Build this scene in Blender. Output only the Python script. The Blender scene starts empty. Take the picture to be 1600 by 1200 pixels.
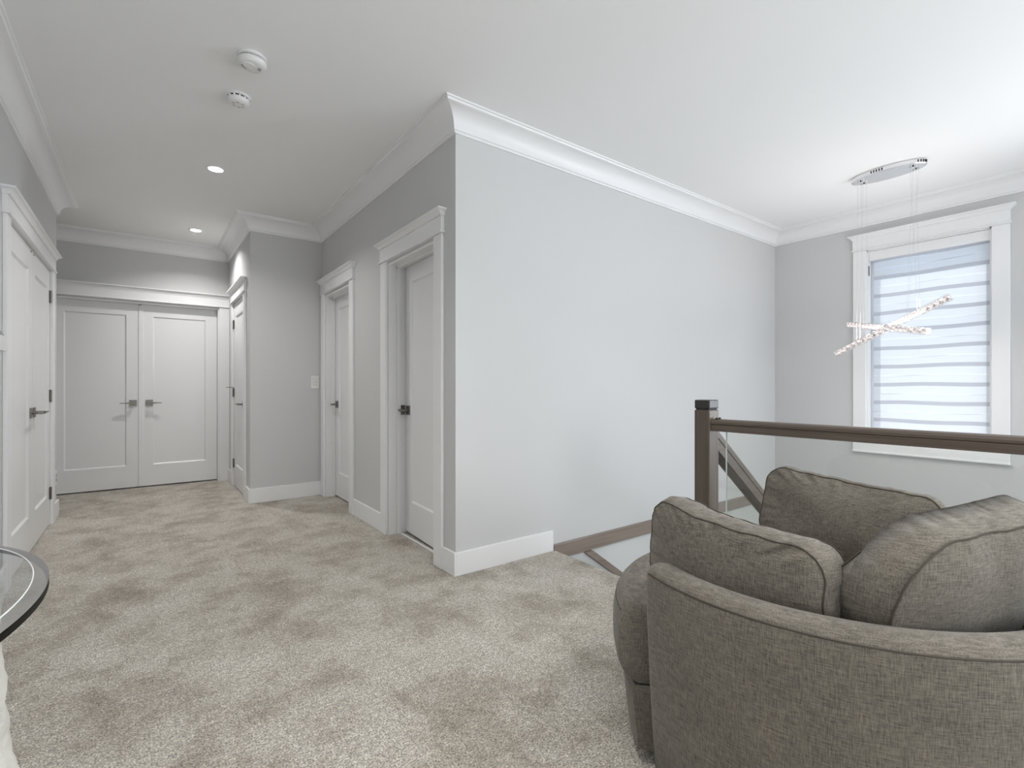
import bpy, bmesh, math, random
from mathutils import Vector, Matrix, noise
sc = bpy.context.scene
C = sc.collection
rnd = random.Random(7)
PI = math.pi

# ---------------------------------------------------------------- camera
F_PX, TH, HC, HORIZON = 768.0, math.radians(53.3), 1.12, 605.0
cam_d = bpy.data.cameras.new('camera')
cam_d.sensor_fit = 'HORIZONTAL'
cam_d.sensor_width = 36.0
cam_d.lens = 36.0 * F_PX / 1600.0
cam_d.shift_y = (HORIZON - 600.0) / 1600.0
cam_d.clip_start = 0.02
cam = bpy.data.objects.new('camera', cam_d)
C.objects.link(cam)
cam.location = (0, 0, HC)
cam.rotation_euler = (PI / 2, 0, -(PI / 2 - TH))
sc.camera = cam

# ---------------------------------------------------------------- world, sun, window daylight, exposure
w = bpy.data.worlds.new('sky')
sc.world = w
w.use_nodes = True
bg = w.node_tree.nodes['Background']
bg.inputs[0].default_value = (0.66, 0.79, 1.0, 1)
bg.inputs[1].default_value = 1.1

sun_d = bpy.data.lights.new('sun', 'SUN')
sun_d.energy = 2.4
sun_d.angle = math.radians(0.6)
sun_d.color = (1.0, 0.96, 0.9)
sun = bpy.data.objects.new('sun', sun_d)
C.objects.link(sun)
sun.rotation_euler = Vector((-1.0, -0.24, -1.12)).to_track_quat('-Z', 'Y').to_euler()
sun.location = (8, 3, 6)

def area(name, loc, size, direction, power, color=(1, 1, 1)):
    d = bpy.data.lights.new(name, 'AREA')
    d.shape = 'RECTANGLE'
    d.size, d.size_y = size
    d.energy = power
    d.color = color
    o = bpy.data.objects.new(name, d)
    C.objects.link(o)
    o.location = loc
    o.rotation_euler = Vector(direction).to_track_quat('-Z', 'Z').to_euler()
    return o

# daylight falling through the foyer window and the landing window behind the camera
area('daylight_foyer', (3.9, -2.80, -0.35), (2.2, 3.6), (0, 1, 0.0), 40, (1.0, 0.995, 0.99))
area('daylight_side', (5.66, -1.075, 1.5), (1.7, 0.8), (-1, 0, 0.0), 110, (0.93, 0.965, 1.0))
area('daylight_landing', (1.7, -2.80, 1.65), (1.7, 1.3), (0, 1, 0.0), 58, (0.99, 0.995, 1.0))

sc.view_settings.view_transform = 'Standard'
sc.view_settings.look = 'None'
sc.view_settings.gamma = 1.0
sc.view_settings.use_curve_mapping = False
sc.view_settings.exposure = 0.18

# ---------------------------------------------------------------- materials
def mat(name, col, rough=0.5, metal=0.0, spec=0.5, bump=None, bump_d=0.001, var=None):
    """plain principled, optional fine noise bump (scale) and colour variation (scale, amount)"""
    m = bpy.data.materials.new(name)
    m.use_nodes = True
    nt = m.node_tree
    b = nt.nodes['Principled BSDF']
    b.inputs['Base Color'].default_value = (*col, 1)
    b.inputs['Roughness'].default_value = rough
    b.inputs['Metallic'].default_value = metal
    b.inputs['Specular IOR Level'].default_value = spec
    tc = nt.nodes.new('ShaderNodeTexCoord')
    if bump:
        n = nt.nodes.new('ShaderNodeTexNoise')
        n.inputs['Scale'].default_value = bump
        n.inputs['Detail'].default_value = 3
        nt.links.new(tc.outputs['Object'], n.inputs['Vector'])
        bp = nt.nodes.new('ShaderNodeBump')
        bp.inputs['Distance'].default_value = bump_d
        bp.inputs['Strength'].default_value = 0.6
        nt.links.new(n.outputs['Fac'], bp.inputs['Height'])
        nt.links.new(bp.outputs['Normal'], b.inputs['Normal'])
    if var:
        n = nt.nodes.new('ShaderNodeTexNoise')
        n.inputs['Scale'].default_value = var[0]
        n.inputs['Detail'].default_value = 4
        nt.links.new(tc.outputs['Object'], n.inputs['Vector'])
        r = nt.nodes.new('ShaderNodeValToRGB')
        k = var[1]
        r.color_ramp.elements[0].color = (*[c * (1 - k) for c in col], 1)
        r.color_ramp.elements[1].color = (*[min(1, c * (1 + k)) for c in col], 1)
        r.color_ramp.elements[0].position = 0.3
        r.color_ramp.elements[1].position = 0.7
        nt.links.new(n.outputs['Fac'], r.inputs['Fac'])
        nt.links.new(r.outputs['Color'], b.inputs['Base Color'])
    return m

M_WALL = mat('grey_wall_paint', (0.625, 0.625, 0.625), 0.75, 0, 0.3, 260, 0.0004)
M_CEIL = mat('white_ceiling_paint', (0.91, 0.91, 0.91), 0.85, 0, 0.25, 200, 0.0004)
M_TRIM = mat('white_satin_trim', (0.86, 0.86, 0.865), 0.38, 0, 0.5)
M_DOOR = mat('white_satin_door', (0.82, 0.82, 0.825), 0.36, 0, 0.5, 90, 0.0002)
M_PLAST = mat('white_plastic', (0.82, 0.82, 0.81), 0.4)
M_GREYPL = mat('grey_plastic', (0.28, 0.28, 0.28), 0.5)
M_DARK = mat('dark_slot', (0.03, 0.03, 0.03), 0.7)
M_NICKEL = mat('brushed_dark_nickel', (0.23, 0.215, 0.20), 0.34, 1.0, 0.5, 400, 0.0002)
M_CHROME = mat('polished_chrome', (0.82, 0.82, 0.83), 0.2, 1.0)
M_VINYL = mat('white_vinyl', (0.78, 0.81, 0.84), 0.45)
M_STONE = mat('rough_white_stone', (0.74, 0.72, 0.67), 0.9, 0, 0.2, 45, 0.006, (9, 0.12))
M_LOWFLOOR = mat('pale_foyer_tile', (0.80, 0.79, 0.77), 0.35)
M_STRING = mat('grey_painted_stringer', (0.52, 0.52, 0.52), 0.5)
M_SEAM = mat('seam_thread', (0.085, 0.076, 0.063), 0.95, 0, 0.1)
M_WIRE = mat('steel_wire', (0.62, 0.62, 0.62), 0.4, 1.0)

def nodes(name):
    m = bpy.data.materials.new(name)
    m.use_nodes = True
    nt = m.node_tree
    return m, nt, nt.nodes['Principled BSDF'], nt.nodes['Material Output']

def N(nt, kind, **kw):
    n = nt.nodes.new(kind)
    for k, v in kw.items():
        if k in n.inputs.keys():
            n.inputs[k].default_value = v
        else:
            setattr(n, k, v)
    return n

def mapped_noise(nt, scale3, scale, detail=4, rough=0.55, coord='Object'):
    tc = N(nt, 'ShaderNodeTexCoord')
    mp = N(nt, 'ShaderNodeMapping')
    mp.inputs['Scale'].default_value = scale3
    n = N(nt, 'ShaderNodeTexNoise')
    n.inputs['Scale'].default_value = scale
    n.inputs['Detail'].default_value = detail
    n.inputs['Roughness'].default_value = rough
    nt.links.new(tc.outputs[coord], mp.inputs['Vector'])
    nt.links.new(mp.outputs['Vector'], n.inputs['Vector'])
    return n.outputs['Fac']

def ramp(nt, fac, stops):
    r = N(nt, 'ShaderNodeValToRGB')
    e = r.color_ramp.elements
    e[0].position, e[0].color = stops[0][0], (*stops[0][1], 1)
    e[1].position, e[1].color = stops[-1][0], (*stops[-1][1], 1)
    for p, c in stops[1:-1]:
        x = e.new(p)
        x.color = (*c, 1)
    nt.links.new(fac, r.inputs['Fac'])
    return r.outputs['Color']

def mixc(nt, a, b, fac, mode='MIX'):
    m = N(nt, 'ShaderNodeMix')
    m.data_type = 'RGBA'
    m.blend_type = mode
    if isinstance(fac, float):
        m.inputs[0].default_value = fac
    else:
        nt.links.new(fac, m.inputs[0])
    for i, s in ((6, a), (7, b)):
        if isinstance(s, tuple):
            m.inputs[i].default_value = (*s, 1)
        else:
            nt.links.new(s, m.inputs[i])
    return m.outputs[2]

def add(nt, a, b, op='ADD'):
    m = N(nt, 'ShaderNodeMath')
    m.operation = op
    for i, s in ((0, a), (1, b)):
        if isinstance(s, (int, float)):
            m.inputs[i].default_value = s
        else:
            nt.links.new(s, m.inputs[i])
    return m.outputs[0]

def bump(nt, b, h, dist, strength=1.0):
    bp = N(nt, 'ShaderNodeBump')
    bp.inputs['Distance'].default_value = dist
    bp.inputs['Strength'].default_value = strength
    nt.links.new(h, bp.inputs['Height'])
    nt.links.new(bp.outputs['Normal'], b.inputs['Normal'])

# carpet: beige cut pile with brushed, trodden patches
M_CARPET, nt, b, _ = nodes('beige_cut_pile_carpet')
patch = mapped_noise(nt, (1.0, 0.9, 1), 2.8, 9, 0.68)
mid = mapped_noise(nt, (1.2, 1.0, 1), 7, 6, 0.65)
pile = mapped_noise(nt, (1, 1, 1), 170, 2, 0.6)
fine = mapped_noise(nt, (1, 1, 1), 55, 4, 0.75)
pm = add(nt, add(nt, patch, 0.72, 'MULTIPLY'), add(nt, mid, 0.28, 'MULTIPLY'))
c1 = ramp(nt, pm, [(0.35, (0.37, 0.315, 0.25)), (0.45, (0.53, 0.475, 0.402)), (0.52, (0.67, 0.62, 0.545)), (0.62, (0.76, 0.715, 0.65))])
c2 = ramp(nt, pile, [(0.34, (0.38, 0.37, 0.34)), (0.5, (0.90, 0.90, 0.90)), (0.66, (1.40, 1.40, 1.38))])
col = mixc(nt, c1, c2, 1.0, 'MULTIPLY')
c3 = ramp(nt, fine, [(0.35, (0.66, 0.65, 0.63)), (0.65, (1.24, 1.24, 1.24))])
col = mixc(nt, col, c3, 1.0, 'MULTIPLY')
nt.links.new(col, b.inputs['Base Color'])
b.inputs['Roughness'].default_value = 0.95
b.inputs['Specular IOR Level'].default_value = 0.08
b.inputs['Sheen Weight'].default_value = 0.25
b.inputs['Sheen Roughness'].default_value = 0.6
bump(nt, b, add(nt, pile, fine), 0.012, 0.85)

# linen-weave upholstery
def fabric(name, base):
    m, nt, b, _ = nodes(name)
    hz = mapped_noise(nt, (38, 38, 460), 1.0, 3, 0.65)
    vt = mapped_noise(nt, (400, 400, 42), 1.0, 3, 0.65)
    big = mapped_noise(nt, (1, 1, 1), 5, 3, 0.5)
    s = add(nt, hz, vt)
    cw = ramp(nt, add(nt, s, 0.5, 'MULTIPLY'), [(0.36, tuple(v * 0.5 for v in base)), (0.5, base), (0.64, tuple(v * 1.5 for v in base))])
    cb = ramp(nt, big, [(0.3, (0.9, 0.9, 0.9)), (0.7, (1.08, 1.08, 1.08))])
    nt.links.new(mixc(nt, cw, cb, 1.0, 'MULTIPLY'), b.inputs['Base Color'])
    b.inputs['Roughness'].default_value = 0.95
    b.inputs['Specular IOR Level'].default_value = 0.12
    b.inputs['Sheen Weight'].default_value = 0.15
    b.inputs['Sheen Roughness'].default_value = 0.5
    bump(nt, b, s, 0.0012, 0.6)
    return m
M_FAB = fabric('taupe_linen_weave', (0.165, 0.148, 0.124))

# stained timber
def timber(name, dark, light, rough, axis):
    m, nt, b, _ = nodes(name)
    sc3 = {'X': (1.5, 60, 60), 'Y': (60, 1.5, 60), 'Z': (60, 60, 1.5)}[axis]
    g = mapped_noise(nt, sc3, 1.0, 5, 0.6)
    nt.links.new(ramp(nt, g, [(0.3, dark), (0.7, light)]), b.inputs['Base Color'])
    b.inputs['Roughness'].default_value = rough
    b.inputs['Specular IOR Level'].default_value = 0.5
    bump(nt, b, g, 0.0006, 0.4)
    return m
WD, WL = (0.078, 0.058, 0.045), (0.135, 0.105, 0.083)
M_WOODX = timber('brown_stained_timber_x', WD, WL, 0.36, 'X')
M_WOODY = timber('brown_stained_timber_y', WD, WL, 0.36, 'Y')
M_WOODZ = timber('brown_stained_timber_z', WD, WL, 0.36, 'Z')
M_CAPW = mat('dark_stained_cap', (0.035, 0.031, 0.029), 0.35)
TD, TL = (0.20, 0.158, 0.130), (0.28, 0.23, 0.195)
M_BANDX = timber('brown_band_timber_x', TD, TL, 0.4, 'X')
M_BANDY = timber('brown_band_timber_y', TD, TL, 0.4, 'Y')

# clear sheet glass: see-through with fresnel reflection
def sheet_glass(name, tint, ior=1.5, rough=0.0):
    m = bpy.data.materials.new(name)
    m.use_nodes = True
    nt = m.node_tree
    nt.nodes.remove(nt.nodes['Principled BSDF'])
    out = nt.nodes['Material Output']
    t = N(nt, 'ShaderNodeBsdfTransparent')
    t.inputs['Color'].default_value = (*tint, 1)
    g = N(nt, 'ShaderNodeBsdfGlossy')
    g.inputs['Roughness'].default_value = rough
    # Schlick reflectance from the facing angle, the same from both sides of the sheet
    geo = N(nt, 'ShaderNodeNewGeometry')
    dp = N(nt, 'ShaderNodeVectorMath', operation='DOT_PRODUCT')
    nt.links.new(geo.outputs['Normal'], dp.inputs[0])
    nt.links.new(geo.outputs['Incoming'], dp.inputs[1])
    ab = add(nt, dp.outputs['Value'], 0.0, 'ABSOLUTE')
    r0 = ((ior - 1) / (ior + 1)) ** 2
    fs = add(nt, add(nt, add(nt, add(nt, 1.0, ab, 'SUBTRACT'), 5.0, 'POWER'), 1 - r0, 'MULTIPLY'), r0)
    mx = N(nt, 'ShaderNodeMixShader')
    nt.links.new(fs, mx.inputs[0])
    nt.links.new(t.outputs[0], mx.inputs[1])
    nt.links.new(g.outputs[0], mx.inputs[2])
    nt.links.new(mx.outputs[0], out.inputs['Surface'])
    return m
M_GLASS = sheet_glass('clear_balustrade_glass', (0.955, 0.965, 0.95))
M_PANE = sheet_glass('window_glass', (0.96, 0.97, 0.97))
M_TOPGLASS = sheet_glass('smoky_table_glass', (0.80, 0.815, 0.82), 2.2)
M_BEVEL = sheet_glass('bevelled_table_glass', (0.95, 0.96, 0.96), 9.0, 0.22)
M_GEDGE = mat('dark_glass_edge', (0.003, 0.0035, 0.003), 0.5, 0, 0.1)
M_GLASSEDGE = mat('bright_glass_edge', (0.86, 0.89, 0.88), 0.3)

# blind fabric: light passes through it
def blind_fabric(name, col, trans):
    m = bpy.data.materials.new(name)
    m.use_nodes = True
    nt = m.node_tree
    nt.nodes.remove(nt.nodes['Principled BSDF'])
    out = nt.nodes['Material Output']
    d = N(nt, 'ShaderNodeBsdfDiffuse')
    d.inputs['Color'].default_value = (*col, 1)
    t = N(nt, 'ShaderNodeBsdfTranslucent')
    t.inputs['Color'].default_value = (*col, 1)
    mx = N(nt, 'ShaderNodeMixShader')
    mx.inputs[0].default_value = trans
    nt.links.new(d.outputs[0], mx.inputs[1])
    nt.links.new(t.outputs[0], mx.inputs[2])
    nt.links.new(mx.outputs[0], out.inputs['Surface'])
    return m
M_BL_W = blind_fabric('white_blind_fabric', (0.86, 0.87, 0.88), 0.55)
M_BL_G = blind_fabric('doubled_blind_fabric', (0.62, 0.63, 0.67), 0.34)
M_BL_S = blind_fabric('sheer_blind_line', (0.93, 0.94, 0.95), 0.72)

def emit(name, col, strength):
    m = bpy.data.materials.new(name)
    m.use_nodes = True
    nt = m.node_tree
    nt.nodes.remove(nt.nodes['Principled BSDF'])
    e = N(nt, 'ShaderNodeEmission')
    e.inputs[0].default_value = (*col, 1)
    e.inputs[1].default_value = strength
    nt.links.new(e.outputs[0], nt.nodes['Material Output'].inputs['Surface'])
    return m
M_LENS = emit('lit_downlight_lens', (1, 0.98, 0.95), 14)
M_LED = emit('lit_led_strip', (1.0, 0.90, 0.82), 6.0)

M_CRYSTAL, nt, b, _ = nodes('lit_crystal')
b.inputs['Base Color'].default_value = (0.80, 0.74, 0.74, 1)
b.inputs['Roughness'].default_value = 0.08
b.inputs['Metallic'].default_value = 0.75
b.inputs['Emission Color'].default_value = (1.0, 0.90, 0.86, 1)
cn = mapped_noise(nt, (1, 1, 1), 60, 2, 0.6)
es = N(nt, 'ShaderNodeMapRange')
es.inputs[1].default_value, es.inputs[2].default_value = 0.38, 0.62
es.inputs[3].default_value, es.inputs[4].default_value = 0.0, 0.50
nt.links.new(cn, es.inputs[0])
nt.links.new(es.outputs[0], b.inputs['Emission Strength'])

# ---------------------------------------------------------------- object helpers
def tag(o, label=None, cat=None, group=None, kind=None):
    if label: o['label'] = label
    if cat: o['category'] = cat
    if group: o['group'] = group
    if kind: o['kind'] = kind
    return o

def empty(name, loc, label=None, cat=None, group=None, kind=None):
    o = bpy.data.objects.new(name, None)
    C.objects.link(o)
    o.location = loc
    o.empty_display_size = 0.1
    return tag(o, label, cat, group, kind)

def world_loc(p):
    v = Vector((0, 0, 0))
    while p is not None:
        v = v + Vector(p.location)
        p = p.parent
    return v

def link(name, me, m, parent=None, origin=None):
    """mesh data holds world coordinates; shift it to the parent's (or given) origin"""
    o = bpy.data.objects.new(name, me)
    C.objects.link(o)
    me.materials.append(m)
    if parent is not None:
        o.parent = parent
        me.transform(Matrix.Translation(-world_loc(parent)))
    elif origin is not None:
        me.transform(Matrix.Translation(-Vector(origin)))
        o.location = origin
    return o

class MB:
    """collects shapes into one mesh"""
    def __init__(self):
        self.v, self.f = [], []
    def poly(self, vs, fs):
        k = len(self.v)
        self.v += [tuple(p) for p in vs]
        self.f += [tuple(i + k for i in f) for f in fs]
        return self
    def box(self, x0, x1, y0, y1, z0, z1):
        x0, x1 = sorted((x0, x1)); y0, y1 = sorted((y0, y1)); z0, z1 = sorted((z0, z1))
        return self.poly([(x0, y0, z0), (x1, y0, z0), (x1, y1, z0), (x0, y1, z0), (x0, y0, z1), (x1, y0, z1), (x1, y1, z1), (x0, y1, z1)],
                         [(3, 2, 1, 0), (4, 5, 6, 7), (0, 1, 5, 4), (1, 2, 6, 5), (2, 3, 7, 6), (3, 0, 4, 7)])
    def loft(self, rings, closed=True, caps=True):
        n = len(rings[0]); vs = [p for r in rings for p in r]; fs = []
        for i in range(len(rings) - 1):
            for j in range(n if closed else n - 1):
                a, b_ = i * n + j, i * n + (j + 1) % n
                fs.append((a, b_, b_ + n, a + n))
        if caps and closed:
            fs.append(tuple(reversed(range(n))))
            fs.append(tuple(range((len(rings) - 1) * n, len(rings) * n)))
        return self.poly(vs, fs)
    def tube(self, path, r, n=8, closed=False):
        path = [Vector(p) for p in path]
        rings = []
        m_ = len(path)
        up = None
        for i, p in enumerate(path):
            if closed:
                d = path[(i + 1) % m_] - path[i - 1]
            else:
                d = path[min(i + 1, m_ - 1)] - path[max(i - 1, 0)]
            d.normalize()
            if up is None:
                up = Vector((0, 0, 1)) if abs(d.z) < 0.9 else Vector((1, 0, 0))
            a = d.cross(up).normalized()
            b_ = a.cross(d).normalized()
            up = b_
            rings.append([p + r * (math.cos(2 * PI * k / n) * a + math.sin(2 * PI * k / n) * b_) for k in range(n)])
        if closed:
            rings.append(rings[0])
            return self.loft(rings, True, False)
        return self.loft(rings)
    def lathe(self, prof, cx, cy, n=32):
        rings = [[(cx + r * math.cos(2 * PI * k / n), cy + r * math.sin(2 * PI * k / n), z) for k in range(n)] for r, z in prof]
        return self.loft(rings)
    def mesh(self, name, bevel=0.0, seg=2, smooth=False, recalc=True, angle=0.6):
        me = bpy.data.meshes.new(name)
        me.from_pydata(self.v, [], self.f)
        bm = bmesh.new(); bm.from_mesh(me)
        if recalc:
            bmesh.ops.recalc_face_normals(bm, faces=bm.faces)
        if bevel > 0:
            es = [e for e in bm.edges if len(e.link_faces) == 2 and e.calc_face_angle(0) > angle]
            bmesh.ops.bevel(bm, geom=es, offset=bevel, segments=seg, profile=0.5, affect='EDGES', clamp_overlap=True)
        if smooth:
            for f in bm.faces: f.smooth = True
        bm.to_mesh(me); bm.free()
        return me
    def build(self, name, m, parent=None, origin=None, **kw):
        return link(name, self.mesh(name, **kw), m, parent, origin)

def boxobj(name, x0, x1, y0, y1, z0, z1, m, parent=None, bevel=0.0, **kw):
    return MB().box(x0, x1, y0, y1, z0, z1).build(name, m, parent, bevel=bevel, **kw)

def auto_smooth(o, ang=0.7):
    bm = bmesh.new(); bm.from_mesh(o.data)
    for f in bm.faces: f.smooth = True
    for e in bm.edges:
        if len(e.link_faces) == 2 and e.calc_face_angle(0) > ang: e.smooth = False
    bm.to_mesh(o.data); bm.free()
    return o

# ---------------------------------------------------------------- plan of the place (metres)
CX, CW, BY, BX, FY, LX, LE, WX, BK = 1.475, 2.54, 5.30, 0.806, 6.80, -0.625, 5.82, 5.41, -2.60
HZ, LOW = 2.76, -2.90
T = 0.12

# floor: one carpeted slab round the stairwell
out = [(-0.745, BK - T), (2.40, BK - T), (2.40, 1.335), (2.262, 1.335), (2.262, CW + 0.06), (WX + T, CW + 0.06), (WX + T, 8.3), (-2.5, 8.3), (-2.5, LE - T), (-0.745, LE - T)]
n = len(out)
mb = MB()
mb.poly([(x, y, -0.30) for x, y in out] + [(x, y, 0) for x, y in out],
        [tuple(reversed(range(n))), tuple(range(n, 2 * n))] + [(i, (i + 1) % n, (i + 1) % n + n, i + n) for i in range(n)])
tag(mb.build('floor', M_CARPET, bevel=0.014, seg=3), 'beige cut-pile carpet over the landing and hallway floor', 'floor', kind='structure')
tag(boxobj('floor_lower', -0.745, WX + T, BK - T, CW + T, LOW - 0.1, LOW, M_LOWFLOOR), 'pale lower floor at the foot of the stairwell', 'floor', kind='structure')
tag(boxobj('ceiling', -2.62, WX + T, BK - T, 8.42, HZ, HZ + 0.15, M_CEIL), 'smooth white ceiling over hallway and landing', 'ceiling', kind='structure')

def wall(name, boxes, label):
    mb = MB()
    for bx in boxes: mb.box(*bx)
    return tag(mb.build(name, M_WALL), label, 'wall', kind='structure')

DH = 2.055   # head of door openings
def wall_with_opening_x(x0, x1, y0, y1, o0, o1, z0=0.0):      # wall running along Y
    return [(x0, x1, y0, o0, z0, HZ), (x0, x1, o1, y1, z0, HZ), (x0, x1, o0, o1, DH, HZ)]

L0, L1 = 3.90, 5.46        # closet opening
N0, N1 = 2.785, 3.555      # near door opening
D0, D1 = 4.40, 5.17        # second door opening
B0, B1 = 5.615, 6.385      # door in the bump-out
F0, F1 = -0.815, 0.705     # double door in the far wall
wall('wall_left', [(LX - T, LX, BK - T, L0, LOW, HZ), (LX - T, LX, L1, LE, 0, HZ), (LX - T, LX, L0, L1, DH, HZ)], 'grey painted left wall holding the white closet doors')
wall('wall_left_return', [(-2.2, LX - T, LE - T, LE, 0, HZ), (-2.32, -2.2, LE - T, FY + T, 0, HZ)], 'grey wall turning left at the end of the hallway')
wall('wall_far', [(-2.2, F0, FY, FY + T, 0, HZ), (F1, BX + T, FY, FY + T, 0, HZ), (F0, F1, FY, FY + T, DH, HZ)], 'grey end wall above and around the double doors')
wall('wall_bump_side', wall_with_opening_x(BX, BX + T, BY + T, FY, B0, B1), 'narrow grey side wall with the hinged white door')
wall('wall_bump_front', [(BX, CX + T, BY, BY + T, 0, HZ)], 'grey projecting wall carrying the light switch')
wall('wall_hall_right', [(CX, CX + T, CW, N0, 0, HZ), (CX, CX + T, N1, D0, 0, HZ), (CX, CX + T, D1, BY, 0, HZ), (CX, CX + T, N0, N1, DH, HZ), (CX, CX + T, D0, D1, DH, HZ)], 'grey hallway wall with two recessed white doors')
wall('wall_stair', [(CX + T, WX, CW, CW + T, -0.30, HZ), (LX, WX, CW, CW + T, LOW, -0.30)], 'large plain pale grey wall beside the stairs')
W0, W1, WZ0, WZ1 = 0.855, 1.705, 0.60, 2.40     # visible window opening
V0, V1 = -1.50, -0.65                            # second window of the pair, out of view to the right
wall('wall_window', [(WX, WX + 0.16, W1, 8.3, LOW, HZ), (WX, WX + 0.16, V1, W0, LOW, HZ), (WX, WX + 0.16, BK - T, V0, LOW, HZ), (WX, WX + 0.16, V0, V1, LOW, WZ0), (WX, WX + 0.16, V0, V1, WZ1, HZ), (WX, WX + 0.16, W0, W1, LOW, WZ0), (WX, WX + 0.16, W0, W1, WZ1, HZ)], 'pale grey stairwell wall around the window')
G0, G1, GZ0, GZ1 = 2.75, 5.05, -2.2, 1.5      # foyer window behind the camera
H0, H1, HZ0, HZ1 = 0.8, 2.6, 0.95, 2.25         # landing window behind the camera
yb0, yb1 = BK - T, BK
wall('wall_back', [(LX, WX, yb0, yb1, GZ1 if False else 2.25, HZ), (LX, H0, yb0, yb1, LOW, 2.25), (H0, H1, yb0, yb1, LOW, HZ0), (H1, G0, yb0, yb1, LOW, 2.25),
                   (G0, G1, yb0, yb1, LOW, GZ0), (G0, G1, yb0, yb1, GZ1, 2.25), (G1, WX, yb0, yb1, LOW, 2.25)], 'grey wall with two windows behind the landing')
wall('wall_outer', [(-2.5, 1.9, 8.3, 8.42, 0, HZ), (3.4, WX, 8.3, 8.42, 0, HZ), (1.9, 3.4, 8.3, 8.42, 0, 0.9), (1.9, 3.4, 8.3, 8.42, 2.2, HZ), (-2.62, -2.5, LE, 8.42, 0, HZ)], 'outer wall of the bedrooms beyond the doors')

# crown moulding: one mitred length per wall
crown_prof = [(0.0, -0.135), (0.011, -0.135), (0.013, -0.124), (0.021, -0.120)]
for k in range(1, 9):
    a = PI / 2 * k / 9
    crown_prof.append((0.021 + 0.092 * (1 - math.cos(a)), -0.120 + 0.098 * math.sin(a)))
crown_prof += [(0.113, -0.022), (0.120, -0.020), (0.124, -0.010), (0.133, -0.008), (0.135, 0.0), (0.0, 0.0)]
plan = [(LX, BK), (LX, LE), (-2.2, LE), (-2.2, FY), (BX, FY), (BX, BY), (CX, BY), (CX, CW), (WX, CW), (WX, BK)]
def seg_n(i):
    a, b_ = Vector(plan[i % len(plan)]), Vector(plan[(i + 1) % len(plan)])
    d = (b_ - a).normalized()
    return Vector((d.y, -d.x))
labels = ['white crown moulding along the left hallway wall', 'white crown moulding on the hidden left return', 'white crown moulding on the short left end', 'white crown moulding above the far double doors',
          'white crown moulding on the side of the projecting wall', 'white crown moulding above the light switch wall', 'white crown moulding above the two hallway doors',
          'white crown moulding along the large stair wall', 'white crown moulding above the stairwell window', 'white crown moulding on the back wall']
for i in range(len(plan)):
    n0, n1, n2 = seg_n(i - 1), seg_n(i), seg_n(i + 1)
    rings = []
    for v, (na, nb) in ((plan[i], (n0, n1)), (plan[(i + 1) % len(plan)], (n1, n2))):
        mdir = (na + nb) / (1 + na.dot(nb))
        rings.append([(v[0] + mdir.x * p, v[1] + mdir.y * p, HZ + z) for p, z in crown_prof])
    o = MB().loft(rings).build('trim_%d' % (i + 1), M_TRIM)
    auto_smooth(o, 0.35)
    tag(o, labels[i], 'crown moulding', kind='structure')

# baseboards
BH, BT = 0.14, 0.016
CWD = 0.105   # casing width
def baseboard(name, boxes, label):
    mb = MB()
    for bx in boxes: mb.box(*bx)
    tag(mb.build(name, M_TRIM, bevel=0.003, seg=2), label, 'baseboard', kind='structure')
baseboard('baseboard_left', [(LX, LX + BT, BK, L0 - CWD, 0, BH), (LX, LX + BT, L1 + CWD, LE + BT, 0, BH), (-2.2, LX, LE, LE + BT, 0, BH)], 'white baseboard along the left hallway wall')
baseboard('baseboard_bump_side', [(BX - BT, BX, BY - BT, B0 - CWD, 0, BH), (BX - BT, BX, B1 + CWD, FY, 0, BH)], 'white baseboard pieces beside the hinged door')
baseboard('baseboard_bump_front', [(BX, CX, BY - BT, BY, 0, BH)], 'white baseboard under the light switch')
baseboard('baseboard_hall_right', [(CX - BT, CX, CW - BT, N0 - CWD, 0, BH), (CX - BT, CX, N1 + CWD, D0 - CWD, 0, BH)], 'white baseboard between the two hallway doors')
baseboard('baseboard_stair', [(CX, 2.236, CW - BT, CW, 0, BH)], 'white baseboard ending at the top of the stairs')

# ---------------------------------------------------------------- doors
class Frame:
    """u along the wall, w out of the wall towards the viewer, z up"""
    def __init__(self, kind, plane):
        self.kind, self.plane = kind, plane
    def p(self, u, w_, z):
        if self.kind == '-x': return (self.plane - w_, u, z)
        if self.kind == '+x': return (self.plane + w_, u, z)
        return (u, self.plane - w_, z)
    def box(self, mb, u0, u1, w0, w1, z0, z1):
        a, b_ = self.p(u0, w0, z0), self.p(u1, w1, z1)
        return mb.box(a[0], b_[0], a[1], b_[1], a[2], b_[2])

def head_stack(fr, mb, u0, u1, rings):
    """lofted header: rings of (z, overhang at the ends, projection)"""
    mb.loft([[fr.p(u0 - oh, 0, z), fr.p(u1 + oh, 0, z), fr.p(u1 + oh, pr, z), fr.p(u0 - oh, pr, z)] for z, oh, pr in rings])

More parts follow.
